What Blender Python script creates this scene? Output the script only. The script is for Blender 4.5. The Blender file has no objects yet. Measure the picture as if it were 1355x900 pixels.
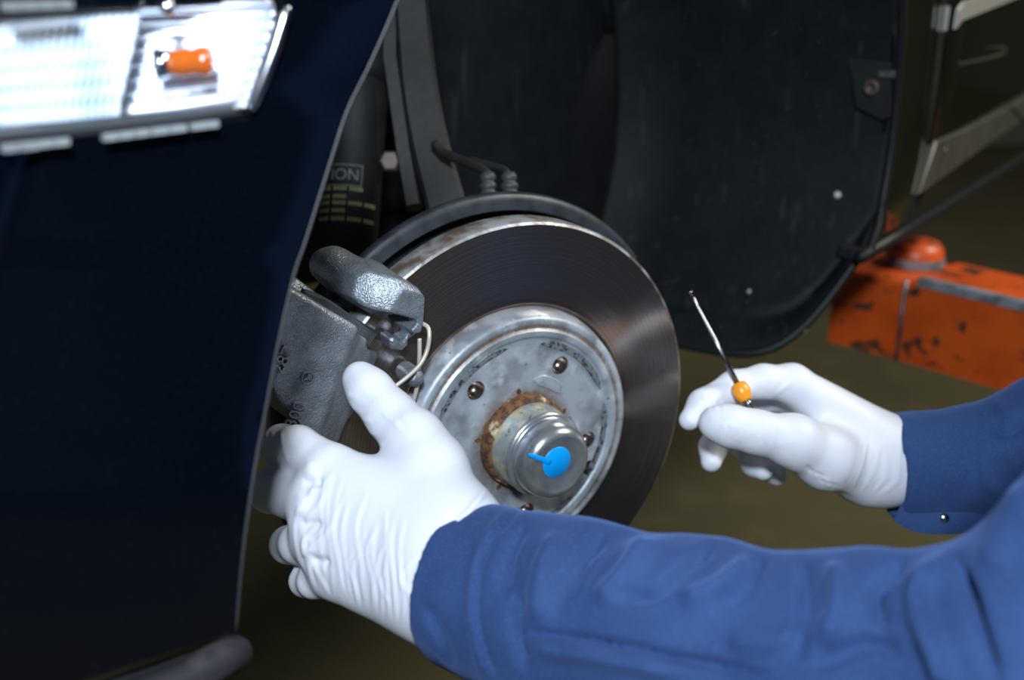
import bpy, math, random
import numpy as np
from mathutils import Vector, Matrix
random.seed(7); rng = np.random.default_rng(7)
C = bpy.context.scene.collection
# ------------------------------------------------------------------ camera, world, lights
TH = math.radians(20.113); FP = 1500.0; HFOC = 0.655
cth, sth = math.cos(TH), math.sin(TH)
RT = np.array([1., 0, 0]); UP = np.array([0, sth, cth]); FW = np.array([0, cth, -sth]); CAM = np.array([0, 0, 1.276])
cd = bpy.data.cameras.new('camera'); cam = bpy.data.objects.new('camera', cd); C.objects.link(cam)
cam.location = CAM; cam.rotation_euler = (math.pi/2 - TH, 0, 0)
cd.sensor_width = 36; cd.lens = 36*FP/1355; cd.clip_start = 0.02
cd.dof.use_dof = True; cd.dof.focus_distance = HFOC; cd.dof.aperture_fstop = 5.0
bpy.context.scene.camera = cam
wd = bpy.data.worlds.new('world'); bpy.context.scene.world = wd; wd.use_nodes = True
wd.node_tree.nodes['Background'].inputs[0].default_value = (0.66, 0.82, 1.0, 1)
wd.node_tree.nodes['Background'].inputs[1].default_value = 0.05
def area(name, loc, target, size, power, col):
    l = bpy.data.lights.new(name, 'AREA'); l.shape = 'DISK'; l.size = size; l.energy = power; l.color = col
    o = bpy.data.objects.new(name, l); C.objects.link(o); o.location = loc
    o.rotation_euler = (Vector(target) - Vector(loc)).to_track_quat('-Z', 'Y').to_euler(); return o
area('flash_lamp', (0.005, -0.25, 1.62), (0.0, 0.66, 1.02), 0.11, 16.0, (0.80, 0.90, 1.0))
area('fill_lamp', (2.6, 0.9, 3.2), (0.8, 1.5, 0.2), 0.9, 105, (1.0, 0.96, 0.84))  # added out-of-view fill, brightens the floor and the lift arm
vs = bpy.context.scene.view_settings
vs.view_transform = 'Standard'; vs.look = 'None'; vs.exposure = 0.0; vs.gamma = 1.0; vs.use_curve_mapping = False
# ------------------------------------------------------------------ frames
HUB = CAM + .76464*FW - .067156*UP + .007088*RT
AZ = math.atan2(.52757, .8495)
HN = np.array([math.sin(AZ), -math.cos(AZ), 0]); HT = np.array([math.cos(AZ), math.sin(AZ), 0]); ZV = np.array([0, 0, 1.])
PHI = math.radians(32.6); CD = np.array([math.sin(PHI), math.cos(PHI), 0]); CN = np.array([math.cos(PHI), -math.sin(PHI), 0])
SIDE = .105
def ray(px, py): return FW + (px-677.5)/FP*RT - (py-450)/FP*UP
def W(px, py, d): return CAM + d*ray(px, py)
def PX(P):
    q = np.asarray(P) - CAM; d = q@FW
    return np.stack([677.5 + FP*(q@RT)/d, 450 - FP*(q@UP)/d, d], -1)
def HP(x, y, z): return HUB + HT*x + ZV*y + HN*z            # hub frame, metres
def HL(px, py, z):                                          # pixel -> hub-frame (x,y) on plane z
    r = ray(px, py); k = ((HUB + HN*z - CAM)@HN)/(r@HN); p = CAM + k*r - HUB; return np.array([p@HT, p[2]])
def CP(s, z, w=0.): return HUB*np.array([1, 1, 0]) + CD*s + CN*(SIDE - w) + ZV*z      # car frame: s to the rear, w inboard
def SP(px, py, w=0.):
    r = ray(px, py); k = ((HUB + CN*(SIDE-w) - CAM)@CN)/(r@CN); return CAM + k*r
# ------------------------------------------------------------------ object helpers
ORG = {}
def thing(name, label, cat, loc, group=None):
    o = bpy.data.objects.new(name, None); C.objects.link(o); o.location = loc; o.empty_display_size = .05
    o['label'] = label; o['category'] = cat
    if group: o['group'] = group
    ORG[o] = np.array(loc, float); return o
def obj(name, V, Fc, mat, parent=None, smooth=True, label=None, cat=None, kind=None, auto=None):
    V = np.asarray(V, float)
    if parent is None:
        lo, hi = V.min(0), V.max(0); org = np.array([(lo[0]+hi[0])/2, (lo[1]+hi[1])/2, lo[2]])
    else: org = ORG[parent]
    me = bpy.data.meshes.new(name)
    if isinstance(Fc, np.ndarray): Fc = Fc.tolist()
    me.from_pydata((V-org).tolist(), [], Fc); me.update()
    me.polygons.foreach_set('use_smooth', [smooth]*len(me.polygons))
    o = bpy.data.objects.new(name, me); C.objects.link(o)
    if mat: me.materials.append(mat)
    if parent is None: o.location = org
    else: o.parent = parent
    ORG[o] = org
    if smooth and auto: me.set_sharp_from_angle(angle=math.radians(auto))
    if label: o['label'] = label
    if cat: o['category'] = cat
    if kind: o['kind'] = kind
    return o
def flip(F): return [tuple(reversed(f)) for f in F]
def solid(V, F, t):
    """give an open quad sheet thickness t along its own normals (metres)"""
    V = np.asarray(V, float); n = np.zeros_like(V)
    for f in F:
        nn = np.cross(V[f[1]]-V[f[0]], V[f[-1]]-V[f[0]])
        for i in f: n[i] += nn
    n /= np.linalg.norm(n, axis=1)[:, None] + 1e-12
    k = len(V); out = list(map(tuple, F)) + [tuple(i+k for i in reversed(f)) for f in F]
    ed = {}
    for f in F:
        for a, b in zip(f, list(f[1:])+[f[0]]): ed[(a, b)] = 1
    for (a, b) in ed:
        if (b, a) not in ed: out.append((b, a, a+k, b+k))
    return np.vstack([V, V - n*t]), out
def grid(P):
    """P: (n,m,3) points -> verts, quads"""
    P = np.asarray(P); n, m = P.shape[:2]
    return P.reshape(-1, 3), [(i*m+j, i*m+j+1, (i+1)*m+j+1, (i+1)*m+j) for i in range(n-1) for j in range(m-1)]
def lathe(prof, n=96, a0=0., a1=2*math.pi, frame=HP):
    """prof (r,z) mm in the hub frame"""
    full = abs(a1-a0-2*math.pi) < 1e-6; m = n if full else n+1; V = []; F = []
    for i in range(m):
        a = a0 + (a1-a0)*i/n
        for r, z in prof: V.append(frame(r*math.cos(a)/1000, r*math.sin(a)/1000, z/1000))
    k = len(prof)
    for i in range(n):
        j = (i+1) % m
        for q in range(k-1): F.append((i*k+q, j*k+q, j*k+q+1, i*k+q+1))
    return np.array(V), F
def tube(pts, rad, n=14, cap=True):
    pts = np.array(pts, float); m = len(pts); rad = np.ones(m)*rad if np.isscalar(rad) else np.array(rad)
    V = []; F = []; up = np.array([.13, .31, .94])
    tg = np.gradient(pts, axis=0); tg /= np.linalg.norm(tg, axis=1)[:, None]
    for i in range(m):
        a = np.cross(tg[i], up); a /= np.linalg.norm(a); b = np.cross(tg[i], a); up = -b if i == 0 else (up - tg[i]*(up@tg[i]))
        for k in range(n):
            q = 2*math.pi*k/n; V.append(pts[i] + rad[i]*(math.cos(q)*a + math.sin(q)*b))
    for i in range(m-1):
        for k in range(n): F.append((i*n+k, i*n+(k+1) % n, (i+1)*n+(k+1) % n, (i+1)*n+k))
    if cap: F += [tuple(reversed(range(n))), tuple(range((m-1)*n, m*n))]
    return np.array(V), F
def curve(pts, n=40):
    """Catmull-Rom through points"""
    P = np.array(pts, float); P = np.vstack([2*P[0]-P[1], P, 2*P[-1]-P[-2]]); out = []
    segs = len(P)-3
    for i in range(n):
        t = i/(n-1)*segs; k = min(int(t), segs-1); t -= k; a, b, c, d = P[k:k+4]
        out.append(.5*((2*b) + (c-a)*t + (2*a-5*b+4*c-d)*t*t + (3*b-a-3*c+d)*t**3))
    return np.array(out)
def prism(poly, z0, z1, frame, bevel=0.):
    """poly in frame (x,y) metres, extruded z0..z1, top edge bevelled"""
    poly = np.array(poly, float)
    ar = .5*np.sum(poly[:, 0]*np.roll(poly[:, 1], -1) - np.roll(poly[:, 0], -1)*poly[:, 1])
    if ar < 0: poly = poly[::-1]
    n = len(poly); V = []; F = []
    rings = [(0, z0), (0, z1-bevel), (bevel, z1)] if bevel else [(0, z0), (0, z1)]
    e = np.roll(poly, -1, 0)-poly; e /= np.linalg.norm(e, axis=1)[:, None]; nr = np.stack([-e[:, 1], e[:, 0]], 1)
    vn = nr + np.roll(nr, 1, 0); vn /= (np.linalg.norm(vn, axis=1)[:, None] + 1e-9)
    for ins, z in rings:
        for p in poly + vn*ins: V.append(frame(p[0], p[1], z))
    for r in range(len(rings)-1):
        for i in range(n): F.append((r*n+i, r*n+(i+1) % n, (r+1)*n+(i+1) % n, (r+1)*n+i))
    F += [tuple(reversed(range(n))), tuple(range((len(rings)-1)*n, len(rings)*n))]
    return np.array(V), F
def join(*parts):
    V = []; F = []; k = 0
    for v, f in parts: V.append(np.asarray(v)); F += [tuple(i+k for i in q) for q in f]; k += len(v)
    return np.vstack(V), F
# ------------------------------------------------------------------ signed-distance modelling
def nets(f, lo, hi, h):
    lo = np.array(lo, float); hi = np.array(hi, float); n = np.ceil((hi-lo)/h).astype(int)+1
    ax = [lo[i] + h*np.arange(n[i]) for i in range(3)]
    P = np.stack(np.meshgrid(*ax, indexing='ij'), -1).astype(np.float32)
    nc = (n+3)//4                                            # coarse pass first, then only the cells near the surface
    Pc = np.stack(np.meshgrid(*[lo[i] + h*(4*np.arange(nc[i])+1.5) for i in range(3)], indexing='ij'), -1).astype(np.float32)
    Dc = f(Pc.reshape(-1, 3)).reshape(nc)
    D = np.repeat(np.repeat(np.repeat(Dc, 4, 0), 4, 1), 4, 2)[:n[0], :n[1], :n[2]].astype(np.float32)
    msk = np.abs(D) < 7*h; D[msk] = f(P[msk])
    D[0] = D[-1] = D[:, 0] = D[:, -1] = D[:, :, 0] = D[:, :, -1] = np.maximum(1e-4, 0)
    ins = D < 0; cn = tuple(n-1)
    acc = np.zeros(cn+(3,), np.float32); cnt = np.zeros(cn, np.float32)
    cs = [(a, b, c) for a in (0, 1) for b in (0, 1) for c in (0, 1)]
    sl = lambda o: tuple(slice(o[i], n[i]-1+o[i]) for i in range(3))
    for o in cs:
        for axs in range(3):
            if o[axs]: continue
            o2 = list(o); o2[axs] = 1; o2 = tuple(o2)
            d0, d1 = D[sl(o)], D[sl(o2)]; x = ins[sl(o)] != ins[sl(o2)]
            t = np.where(x, d0/np.where(x, d0-d1, 1), 0)
            for q in range(3): acc[..., q] += np.where(x, (t if q == axs else o[q]), 0)
            cnt += x
    act = cnt > 0; idx = -np.ones(cn, int); idx[act] = np.arange(act.sum())
    ijk = np.argwhere(act); V = lo + h*(ijk + acc[act]/cnt[act][:, None])
    F = []
    for axs in range(3):
        b, c = (axs+1) % 3, (axs+2) % 3
        s0 = [slice(None)]*3; s1 = [slice(None)]*3; s0[axs] = slice(0, -1); s1[axs] = slice(1, None)
        i0, i1 = ins[tuple(s0)], ins[tuple(s1)]
        e = np.argwhere(i0 != i1); e = e[(e[:, b] > 0) & (e[:, c] > 0) & (e[:, b] < n[b]-1) & (e[:, c] < n[c]-1)]
        inside = i0[tuple(e.T)]
        def cell(db, dc):
            q = e.copy(); q[:, b] -= db; q[:, c] -= dc; return idx[tuple(q.T)]
        q = np.stack([cell(1, 1), cell(0, 1), cell(0, 0), cell(1, 0)], 1)
        q[~inside] = q[~inside][:, ::-1]; F.append(q)
    return V, np.vstack(F)
def cone(P, a, b, ra, rb):
    a = np.asarray(a, np.float32); ba = np.asarray(b, np.float32)-a
    pa = P-a; t = np.clip(pa@ba/(ba@ba+1e-12), 0, 1)
    return np.sqrt(((pa-t[:, None]*ba)**2).sum(1)) - (ra+(rb-ra)*t)
def ellip(P, c, R3, r):
    q = ((P-np.asarray(c, np.float32))@np.asarray(R3, np.float32).T)/np.asarray(r, np.float32)
    k = np.sqrt((q*q).sum(1)); return (k-1)*min(r)
def smin(a, b, k):
    h = np.maximum(k-np.abs(a-b), 0)/k; return np.minimum(a, b) - h*h*k*.25
def smax(a, b, k): return -smin(-a, -b, k)
def poly2(x, y, poly):
    poly = np.asarray(poly, float); d = np.full(x.shape, 1e9); s = np.ones(x.shape); m = len(poly); j = m-1
    for i in range(m):
        a, b = poly[i], poly[j]; ex, ey = b-a; wx, wy = x-a[0], y-a[1]
        t = np.clip((wx*ex+wy*ey)/(ex*ex+ey*ey), 0, 1); d = np.minimum(d, (wx-ex*t)**2+(wy-ey*t)**2)
        c1, c2, c3 = y >= a[1], y < b[1], ex*wy > ey*wx
        s = np.where((c1 & c2 & c3) | (~c1 & ~c2 & ~c3), -s, s); j = i
    return s*np.sqrt(d)
def normals(V, F):
    F = np.asarray(F); n = np.zeros_like(V)
    nn = np.cross(V[F[:, 2]]-V[F[:, 0]], V[F[:, 3]]-V[F[:, 1]])
    for k in range(4): np.add.at(n, F[:, k], nn)
    return n/(np.linalg.norm(n, axis=1)[:, None]+1e-12)
def relax(V, F, it=1, lam=.5):
    F = np.asarray(F)
    for _ in range(it):
        s = np.zeros_like(V); c = np.zeros(len(V))
        for k in range(4):
            for q in (1, 3): np.add.at(s, F[:, k], V[F[:, (k+q) % 4]]); np.add.at(c, F[:, k], 1)
        V = V + lam*(s/np.maximum(c, 1)[:, None]-V)
    return V
def sculpt(V, F, strokes):
    """strokes: (pixel polyline, width px, height mm): folds laid on the side that faces the lens"""
    N = normals(V, F); pq = PX(V); face = np.clip(-((V-CAM)/np.linalg.norm(V-CAM, axis=1)[:, None]*N).sum(1)*2.2, 0, 1)
    disp = np.zeros(len(V))
    for pl, wid, hgt in strokes:
        pl = curve([(a, b, 0) for a, b in pl], 24)[:, :2]; best = np.full(len(V), 1e9); tt = np.zeros(len(V)); m = len(pl)-1
        lo, hi = pl.min(0)-4*wid, pl.max(0)+4*wid
        msk = np.where((pq[:, 0] > lo[0]) & (pq[:, 0] < hi[0]) & (pq[:, 1] > lo[1]) & (pq[:, 1] < hi[1]))[0]
        if not len(msk): continue
        q = pq[msk, :2]; bd = np.full(len(msk), 1e9); bt = np.zeros(len(msk))
        for i in range(m):
            a, e = pl[i], pl[i+1]-pl[i]; t = np.clip(((q-a)@e)/(e@e+1e-9), 0, 1)
            d = np.linalg.norm(q-a-t[:, None]*e, axis=1); u = d < bd; bd[u] = d[u]; bt[u] = (i+t[u])/m
        disp[msk] += hgt/1000*np.exp(-(bd/wid)**2)*np.clip(np.minimum(bt, 1-bt)*5+.15, 0, 1)
    return V + N*(disp*face)[:, None]
def vnoise(P, sc, seed=0):
    q = P*sc + seed*17.3; i = np.floor(q).astype(np.int64); f = q-i; f = f*f*(3-2*f)
    def hsh(a, b, c):
        h = (a*374761393 + b*668265263 + c*2147483647 + seed*1442695041) & 0x7fffffff
        h = ((h ^ (h >> 13))*1274126177) & 0x7fffffff; return ((h ^ (h >> 16)) & 0xffff)/32767.5-1
    r = 0
    for a in (0, 1):
        for b in (0, 1):
            for c in (0, 1):
                w = (f[:, 0] if a else 1-f[:, 0])*(f[:, 1] if b else 1-f[:, 1])*(f[:, 2] if c else 1-f[:, 2])
                r = r + w*hsh(i[:, 0]+a, i[:, 1]+b, i[:, 2]+c)
    return r
# ------------------------------------------------------------------ materials
def mat(name, col, rough=.5, metal=0., n1=None, bump=None, spec=.5, coat=0., aniso=0., extra=None):
    """n1: list of (scale, (r,g,b), lo, hi, detail) blends; bump: list of (scale, strength, detail)"""
    m = bpy.data.materials.new(name); m.use_nodes = True; nt = m.node_tree; b = nt.nodes['Principled BSDF']
    b.inputs['Base Color'].default_value = (*col, 1); b.inputs['Roughness'].default_value = rough
    b.inputs['Metallic'].default_value = metal; b.inputs['Specular IOR Level'].default_value = spec
    b.inputs['Coat Weight'].default_value = coat; b.inputs['Coat Roughness'].default_value = .03
    b.inputs['Anisotropic'].default_value = aniso
    tc = nt.nodes.new('ShaderNodeTexCoord'); src = None
    for sc, c2, lo, hi, det in (n1 or []):
        nz = nt.nodes.new('ShaderNodeTexNoise'); nz.inputs['Detail'].default_value = det
        if isinstance(sc, tuple):
            mp = nt.nodes.new('ShaderNodeMapping'); mp.inputs['Scale'].default_value = sc; nt.links.new(tc.outputs['Object'], mp.inputs[0])
            nt.links.new(mp.outputs[0], nz.inputs['Vector']); nz.inputs['Scale'].default_value = 1
        else: nz.inputs['Scale'].default_value = sc; nt.links.new(tc.outputs['Object'], nz.inputs['Vector'])
        rp = nt.nodes.new('ShaderNodeMapRange'); rp.inputs[1].default_value = lo; rp.inputs[2].default_value = hi
        nt.links.new(nz.outputs['Fac'], rp.inputs[0])
        mx = nt.nodes.new('ShaderNodeMix'); mx.data_type = 'RGBA'; nt.links.new(rp.outputs[0], mx.inputs[0])
        if src is None: mx.inputs[6].default_value = (*col, 1)
        else: nt.links.new(src, mx.inputs[6])
        mx.inputs[7].default_value = (*c2, 1); src = mx.outputs[2]
    if src is not None: nt.links.new(src, b.inputs['Base Color'])
    prev = None
    for sc, st, det in (bump or []):
        nz = nt.nodes.new('ShaderNodeTexNoise'); nz.inputs['Detail'].default_value = det
        if isinstance(sc, tuple):
            mp = nt.nodes.new('ShaderNodeMapping'); mp.inputs['Scale'].default_value = sc; nt.links.new(tc.outputs['Object'], mp.inputs[0])
            nt.links.new(mp.outputs[0], nz.inputs['Vector']); nz.inputs['Scale'].default_value = 1
        else: nz.inputs['Scale'].default_value = sc; nt.links.new(tc.outputs['Object'], nz.inputs['Vector'])
        bp = nt.nodes.new('ShaderNodeBump'); bp.inputs['Strength'].default_value = st; bp.inputs['Distance'].default_value = .001
        nt.links.new(nz.outputs['Fac'], bp.inputs['Height'])
        if prev: nt.links.new(prev, bp.inputs['Normal'])
        prev = bp.outputs[0]
    if prev: nt.links.new(prev, b.inputs['Normal'])
    if extra: extra(nt, b, tc, src, prev)
    return m
def radial(nt, tc, org):
    """distance from the hub axis (metres) for an object whose origin is org"""
    o = HUB-org
    sub = nt.nodes.new('ShaderNodeVectorMath'); sub.operation = 'SUBTRACT'; sub.inputs[1].default_value = tuple(o)
    nt.links.new(tc.outputs['Object'], sub.inputs[0])
    d = nt.nodes.new('ShaderNodeVectorMath'); d.operation = 'DOT_PRODUCT'; d.inputs[1].default_value = tuple(HN); nt.links.new(sub.outputs[0], d.inputs[0])
    sc = nt.nodes.new('ShaderNodeVectorMath'); sc.operation = 'SCALE'; sc.inputs[0].default_value = tuple(HN); nt.links.new(d.outputs['Value'], sc.inputs['Scale'])
    s2 = nt.nodes.new('ShaderNodeVectorMath'); s2.operation = 'SUBTRACT'; nt.links.new(sub.outputs[0], s2.inputs[0]); nt.links.new(sc.outputs[0], s2.inputs[1])
    ln = nt.nodes.new('ShaderNodeVectorMath'); ln.operation = 'LENGTH'; nt.links.new(s2.outputs[0], ln.inputs[0])
    return ln.outputs['Value'], s2.outputs[0], d.outputs['Value']
def mathn(nt, op, a, b=None):
    n = nt.nodes.new('ShaderNodeMath'); n.operation = op
    for i, v in enumerate((a, b)):
        if v is None: continue
        if isinstance(v, (int, float)): n.inputs[i].default_value = v
        else: nt.links.new(v, n.inputs[i])
    return n.outputs[0]
def disc_extra(nt, b, tc, src, prev):
    r, vec, ax = radial(nt, tc, HUB)
    rr = mathn(nt, 'MULTIPLY', r, 1500.)
    nz = nt.nodes.new('ShaderNodeTexNoise'); nz.noise_dimensions = '1D'; nz.inputs['Scale'].default_value = 1.; nz.inputs['Detail'].default_value = 3
    nt.links.new(rr, nz.inputs['W'])
    bp = nt.nodes.new('ShaderNodeBump'); bp.inputs['Strength'].default_value = .10; bp.inputs['Distance'].default_value = .0006
    nt.links.new(nz.outputs['Fac'], bp.inputs['Height']); nt.links.new(bp.outputs[0], b.inputs['Normal'])
    # worn grey track, rust at the inner and outer borders
    cr = nt.nodes.new('ShaderNodeValToRGB'); e = cr.color_ramp.elements
    mp = nt.nodes.new('ShaderNodeMapRange'); mp.inputs[1].default_value = .088; mp.inputs[2].default_value = .149; nt.links.new(r, mp.inputs[0])
    nt.links.new(mp.outputs[0], cr.inputs[0])
    e[0].position = 0; e[0].color = (.40, .28, .20, 1); e[1].position = 1; e[1].color = (.50, .42, .38, 1)
    for p, c in ((.10, (.40, .31, .26, 1)), (.22, (.46, .42, .41, 1)), (.85, (.50, .45, .44, 1)), (.95, (.50, .42, .38, 1))):
        k = e.new(p); k.color = c
    mx = nt.nodes.new('ShaderNodeMix'); mx.data_type = 'RGBA'; mx.blend_type = 'MULTIPLY'; mx.inputs[0].default_value = .7
    n2 = nt.nodes.new('ShaderNodeMapRange'); n2.inputs[1].default_value = .3; n2.inputs[2].default_value = .7; n2.inputs[3].default_value = .35; n2.inputs[4].default_value = 1.15
    nt.links.new(nz.outputs['Fac'], n2.inputs[0]); nt.links.new(cr.outputs[0], mx.inputs[6]); nt.links.new(n2.outputs[0], mx.inputs[7])
    nt.links.new(mx.outputs[2], b.inputs['Base Color'])
    cx = nt.nodes.new('ShaderNodeVectorMath'); cx.operation = 'CROSS_PRODUCT'; cx.inputs[1].default_value = tuple(HN); nt.links.new(vec, cx.inputs[0])
    nm = nt.nodes.new('ShaderNodeVectorMath'); nm.operation = 'NORMALIZE'; nt.links.new(cx.outputs[0], nm.inputs[0]); nt.links.new(nm.outputs[0], b.inputs['Tangent'])
def hat_extra(nt, b, tc, src, prev):
    r, vec, ax = radial(nt, tc, HUB)
    mp = nt.nodes.new('ShaderNodeMapRange'); mp.inputs[1].default_value = .031; mp.inputs[2].default_value = .042; mp.inputs[3].default_value = 1; mp.inputs[4].default_value = 0
    nt.links.new(r, mp.inputs[0])
    nz = nt.nodes.new('ShaderNodeTexNoise'); nz.inputs['Scale'].default_value = 260; nz.inputs['Detail'].default_value = 4; nt.links.new(tc.outputs['Object'], nz.inputs['Vector'])
    f = mathn(nt, 'MULTIPLY', mp.outputs[0], nz.outputs['Fac']); f = mathn(nt, 'MULTIPLY', f, 1.7)
    m2 = nt.nodes.new('ShaderNodeMapRange'); m2.inputs[1].default_value = .0872; m2.inputs[2].default_value = .091; nt.links.new(r, m2.inputs[0])
    g0 = nt.nodes.new('ShaderNodeMapRange'); g0.inputs[1].default_value = .0768; g0.inputs[2].default_value = .0782; nt.links.new(r, g0.inputs[0])
    g1 = nt.nodes.new('ShaderNodeMapRange'); g1.inputs[1].default_value = .0802; g1.inputs[2].default_value = .0815; g1.inputs[3].default_value = 1; g1.inputs[4].default_value = 0; nt.links.new(r, g1.inputs[0])
    g = mathn(nt, 'MULTIPLY', mathn(nt, 'MULTIPLY', g0.outputs[0], g1.outputs[0]), nz.outputs['Fac'])
    f = mathn(nt, 'ADD', f, mathn(nt, 'MULTIPLY', g, 1.3))
    f = mathn(nt, 'MINIMUM', mathn(nt, 'ADD', f, mathn(nt, 'MULTIPLY', m2.outputs[0], .55)), 1.)
    mx = nt.nodes.new('ShaderNodeMix'); mx.data_type = 'RGBA'; nt.links.new(f, mx.inputs[0]); nt.links.new(src, mx.inputs[6]); mx.inputs[7].default_value = (.16, .085, .04, 1)
    nt.links.new(mx.outputs[2], b.inputs['Base Color'])
M = {}
M['floor'] = mat('floor_concrete', (.105, .092, .040), .75, n1=[(1.3, (.075, .066, .032), .35, .7, 5), (9, (.13, .115, .055), .55, .85, 4)], bump=[(60, .2, 4)])
M['wall'] = mat('wall_plaster', (.16, .155, .13), .8, n1=[(2, (.12, .115, .1), .4, .7, 4)])
M['paint'] = mat('dark_blue_paint', (.0009, .0018, .0042), .10, spec=.40, coat=.1, n1=[(600, (.0025, .004, .008), .62, .8, 1)])
M['door_paint'] = mat('dark_door_paint', (.010, .010, .006), .12, spec=.5, coat=.4)
M['black'] = mat('black_plastic', (.0050, .0062, .0078), .62, spec=.18, n1=[(40, (.0075, .0092, .0115), .4, .7, 4), ((90, 90, 9), (.026, .028, .031), .62, .8, 3), (900, (.10, .10, .10), .735, .78, 1)], bump=[(150, .3, 3), (25, .25, 2)])
M['black_edge'] = mat('black_rubber', (.006, .007, .0085), .5, spec=.3, bump=[(120, .2, 2)])
M['dark_metal'] = mat('dark_dirty_metal', (.0095, .0105, .0115), .65, metal=.2, n1=[(60, (.007, .007, .007), .4, .65, 4)], bump=[(200, .3, 3)])
M['shield'] = mat('shield_steel', (.034, .042, .054), .45, metal=.35, n1=[(70, (.018, .02, .024), .45, .7, 4)], bump=[(160, .15, 3)])
M['cast'] = mat('cast_iron_zinc', (.23, .262, .31), .36, metal=.5, n1=[(90, (.15, .172, .20), .4, .65, 5), (1700, (.42, .46, .52), .55, .75, 2)], bump=[(900, .55, 2), (260, .3, 3)])
M['cast_dark'] = mat('cast_iron_dark', (.10, .115, .13), .45, metal=.5, n1=[(90, (.06, .07, .08), .4, .7, 4)], bump=[(800, .5, 2)])
M['disc'] = mat('brake_disc_face', (.2, .18, .17), .16, metal=.96, aniso=.45, extra=disc_extra)
M['disc_rim'] = mat('brake_disc_rim', (.42, .44, .47), .38, metal=.5, n1=[(60, (.16, .12, .09), .42, .62, 5)], bump=[(300, .3, 3)])
M['hat'] = mat('zinc_grey_coating', (.36, .41, .475), .42, metal=.35, n1=[(42, (.20, .228, .265), .43, .62, 7), (60, (.52, .58, .65), .54, .70, 5), (160, (.10, .11, .12), .68, .76, 3)], bump=[(240, .2, 3)], extra=hat_extra)
M['dark_ridge'] = mat('chipped_coating', (.17, .19, .215), .5, metal=.3, n1=[(330, (.03, .03, .032), .52, .6, 3)], bump=[(400, .4, 3)])
M['rust'] = mat('rust', (.16, .068, .024), .8, n1=[(220, (.05, .022, .012), .42, .58, 5), (90, (.48, .40, .25), .60, .68, 5)], bump=[(420, .7, 4)])
M['cap'] = mat('zinc_cap', (.50, .54, .58), .24, metal=.8, n1=[(80, (.34, .37, .41), .45, .7, 5)], bump=[(200, .06, 3)])
M['cap_base'] = mat('greasy_zinc', (.38, .42, .42), .34, metal=.6, n1=[(75, (.60, .55, .40), .50, .60, 5), (170, (.20, .17, .11), .60, .68, 4)], bump=[(250, .25, 3)])
M['blue_dot'] = mat('blue_paint_mark', (.0, .30, .82), .4, spec=.3, bump=[(300, .1, 2)])
M['bore'] = mat('thread_steel', (.32, .28, .25), .25, metal=.9, n1=[(300, (.10, .06, .04), .45, .65, 3)])
M['wire'] = mat('cream_wire', (.52, .49, .43), .4, metal=.3)
M['glove'] = mat('white_nitrile', (.66, .685, .765), .46, spec=.35, bump=[(420, .10, 2), ((60, 60, 25), .35, 3)])
def denim(nt, b, tc, src, prev):
    b.inputs['Sheen Weight'].default_value = .25; b.inputs['Sheen Roughness'].default_value = .5; b.inputs['Sheen Tint'].default_value = (.25, .40, .9, 1)
M['cloth'] = mat('blue_coverall_cloth', (.026, .058, .160), .85, spec=.15, n1=[(22, (.019, .044, .125), .4, .7, 4), (900, (.034, .078, .215), .5, .8, 1)], bump=[(1800, .22, 1), (60, .35, 3)], extra=denim)
M['thread'] = mat('dark_seam_thread', (.012, .035, .12), .9)
M['skin'] = mat('skin', (.50, .28, .20), .5, n1=[(60, (.42, .21, .15), .45, .7, 3)])
M['hair'] = mat('dark_hair', (.02, .014, .01), .6, bump=[((400, 400, 60), .8, 3)])
M['orange'] = mat('orange_paint', (.60, .085, .008), .42, n1=[(14, (.48, .062, .006), .4, .6, 4), ((30, 30, 60), (.06, .032, .02), .60, .68, 4), (45, (.04, .025, .02), .63, .70, 5)], bump=[(90, .15, 3)])
M['steel'] = mat('worn_grey_steel', (.16, .17, .18), .45, metal=.6, n1=[(60, (.05, .05, .05), .45, .65, 4)])
M['strip'] = mat('scraped_grey_strip', (.25, .27, .30), .5, metal=.2, n1=[(50, (.10, .10, .11), .45, .65, 4)])
M['tool_orange'] = mat('orange_handle_plastic', (.85, .30, .015), .3, spec=.6)
M['tool_steel'] = mat('tool_steel', (.22, .22, .24), .25, metal=1.)
M['chrome'] = mat('chrome_trim', (.60, .64, .70), .18, metal=1.)
M['satin'] = mat('satin_moulding', (.42, .42, .38), .4, metal=.4)
M['trim_grey'] = mat('grey_sill_trim', (.055, .055, .044), .45, n1=[(25, (.04, .04, .031), .4, .7, 4)])
M['sill_reflection'] = mat('sill_paint_orange_reflection', (.03, .010, .006), .25, coat=.3)  # reflection of the orange lift arm, put into the sill's base colour
M['refl'] = mat('lamp_reflector', (.92, .95, 1.0), .36, metal=.65)
M['refl_white'] = mat('lamp_diffuser', (.92, .96, 1.0), .35, metal=.1, n1=[((25, 25, 8), (.70, .78, .86), .5, .62, 2)])
M['amber'] = mat('amber_bulb', (.62, .12, .012), .12, spec=.9)
M['tab'] = mat('pale_grey_tab', (.20, .225, .24), .4)
M['grey_seal'] = mat('grey_lamp_seal', (.05, .055, .06), .4)
M['print'] = mat('faded_yellow_print', (.20, .215, .08), .7)
M['print_white'] = mat('faded_white_print', (.15, .16, .15), .7)
M['screw'] = mat('rusty_screw', (.075, .052, .045), .5, metal=.3, n1=[(300, (.06, .04, .03), .45, .6, 3)])
M['shell'] = mat('white_speck', (.55, .53, .48), .6)
M['lens'] = bpy.data.materials.new('clear_lens'); M['lens'].use_nodes = True
nt = M['lens'].node_tree; nt.nodes.clear(); out = nt.nodes.new('ShaderNodeOutputMaterial')
tr = nt.nodes.new('ShaderNodeBsdfTransparent'); gl = nt.nodes.new('ShaderNodeBsdfGlossy'); gl.inputs['Roughness'].default_value = .05
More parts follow.
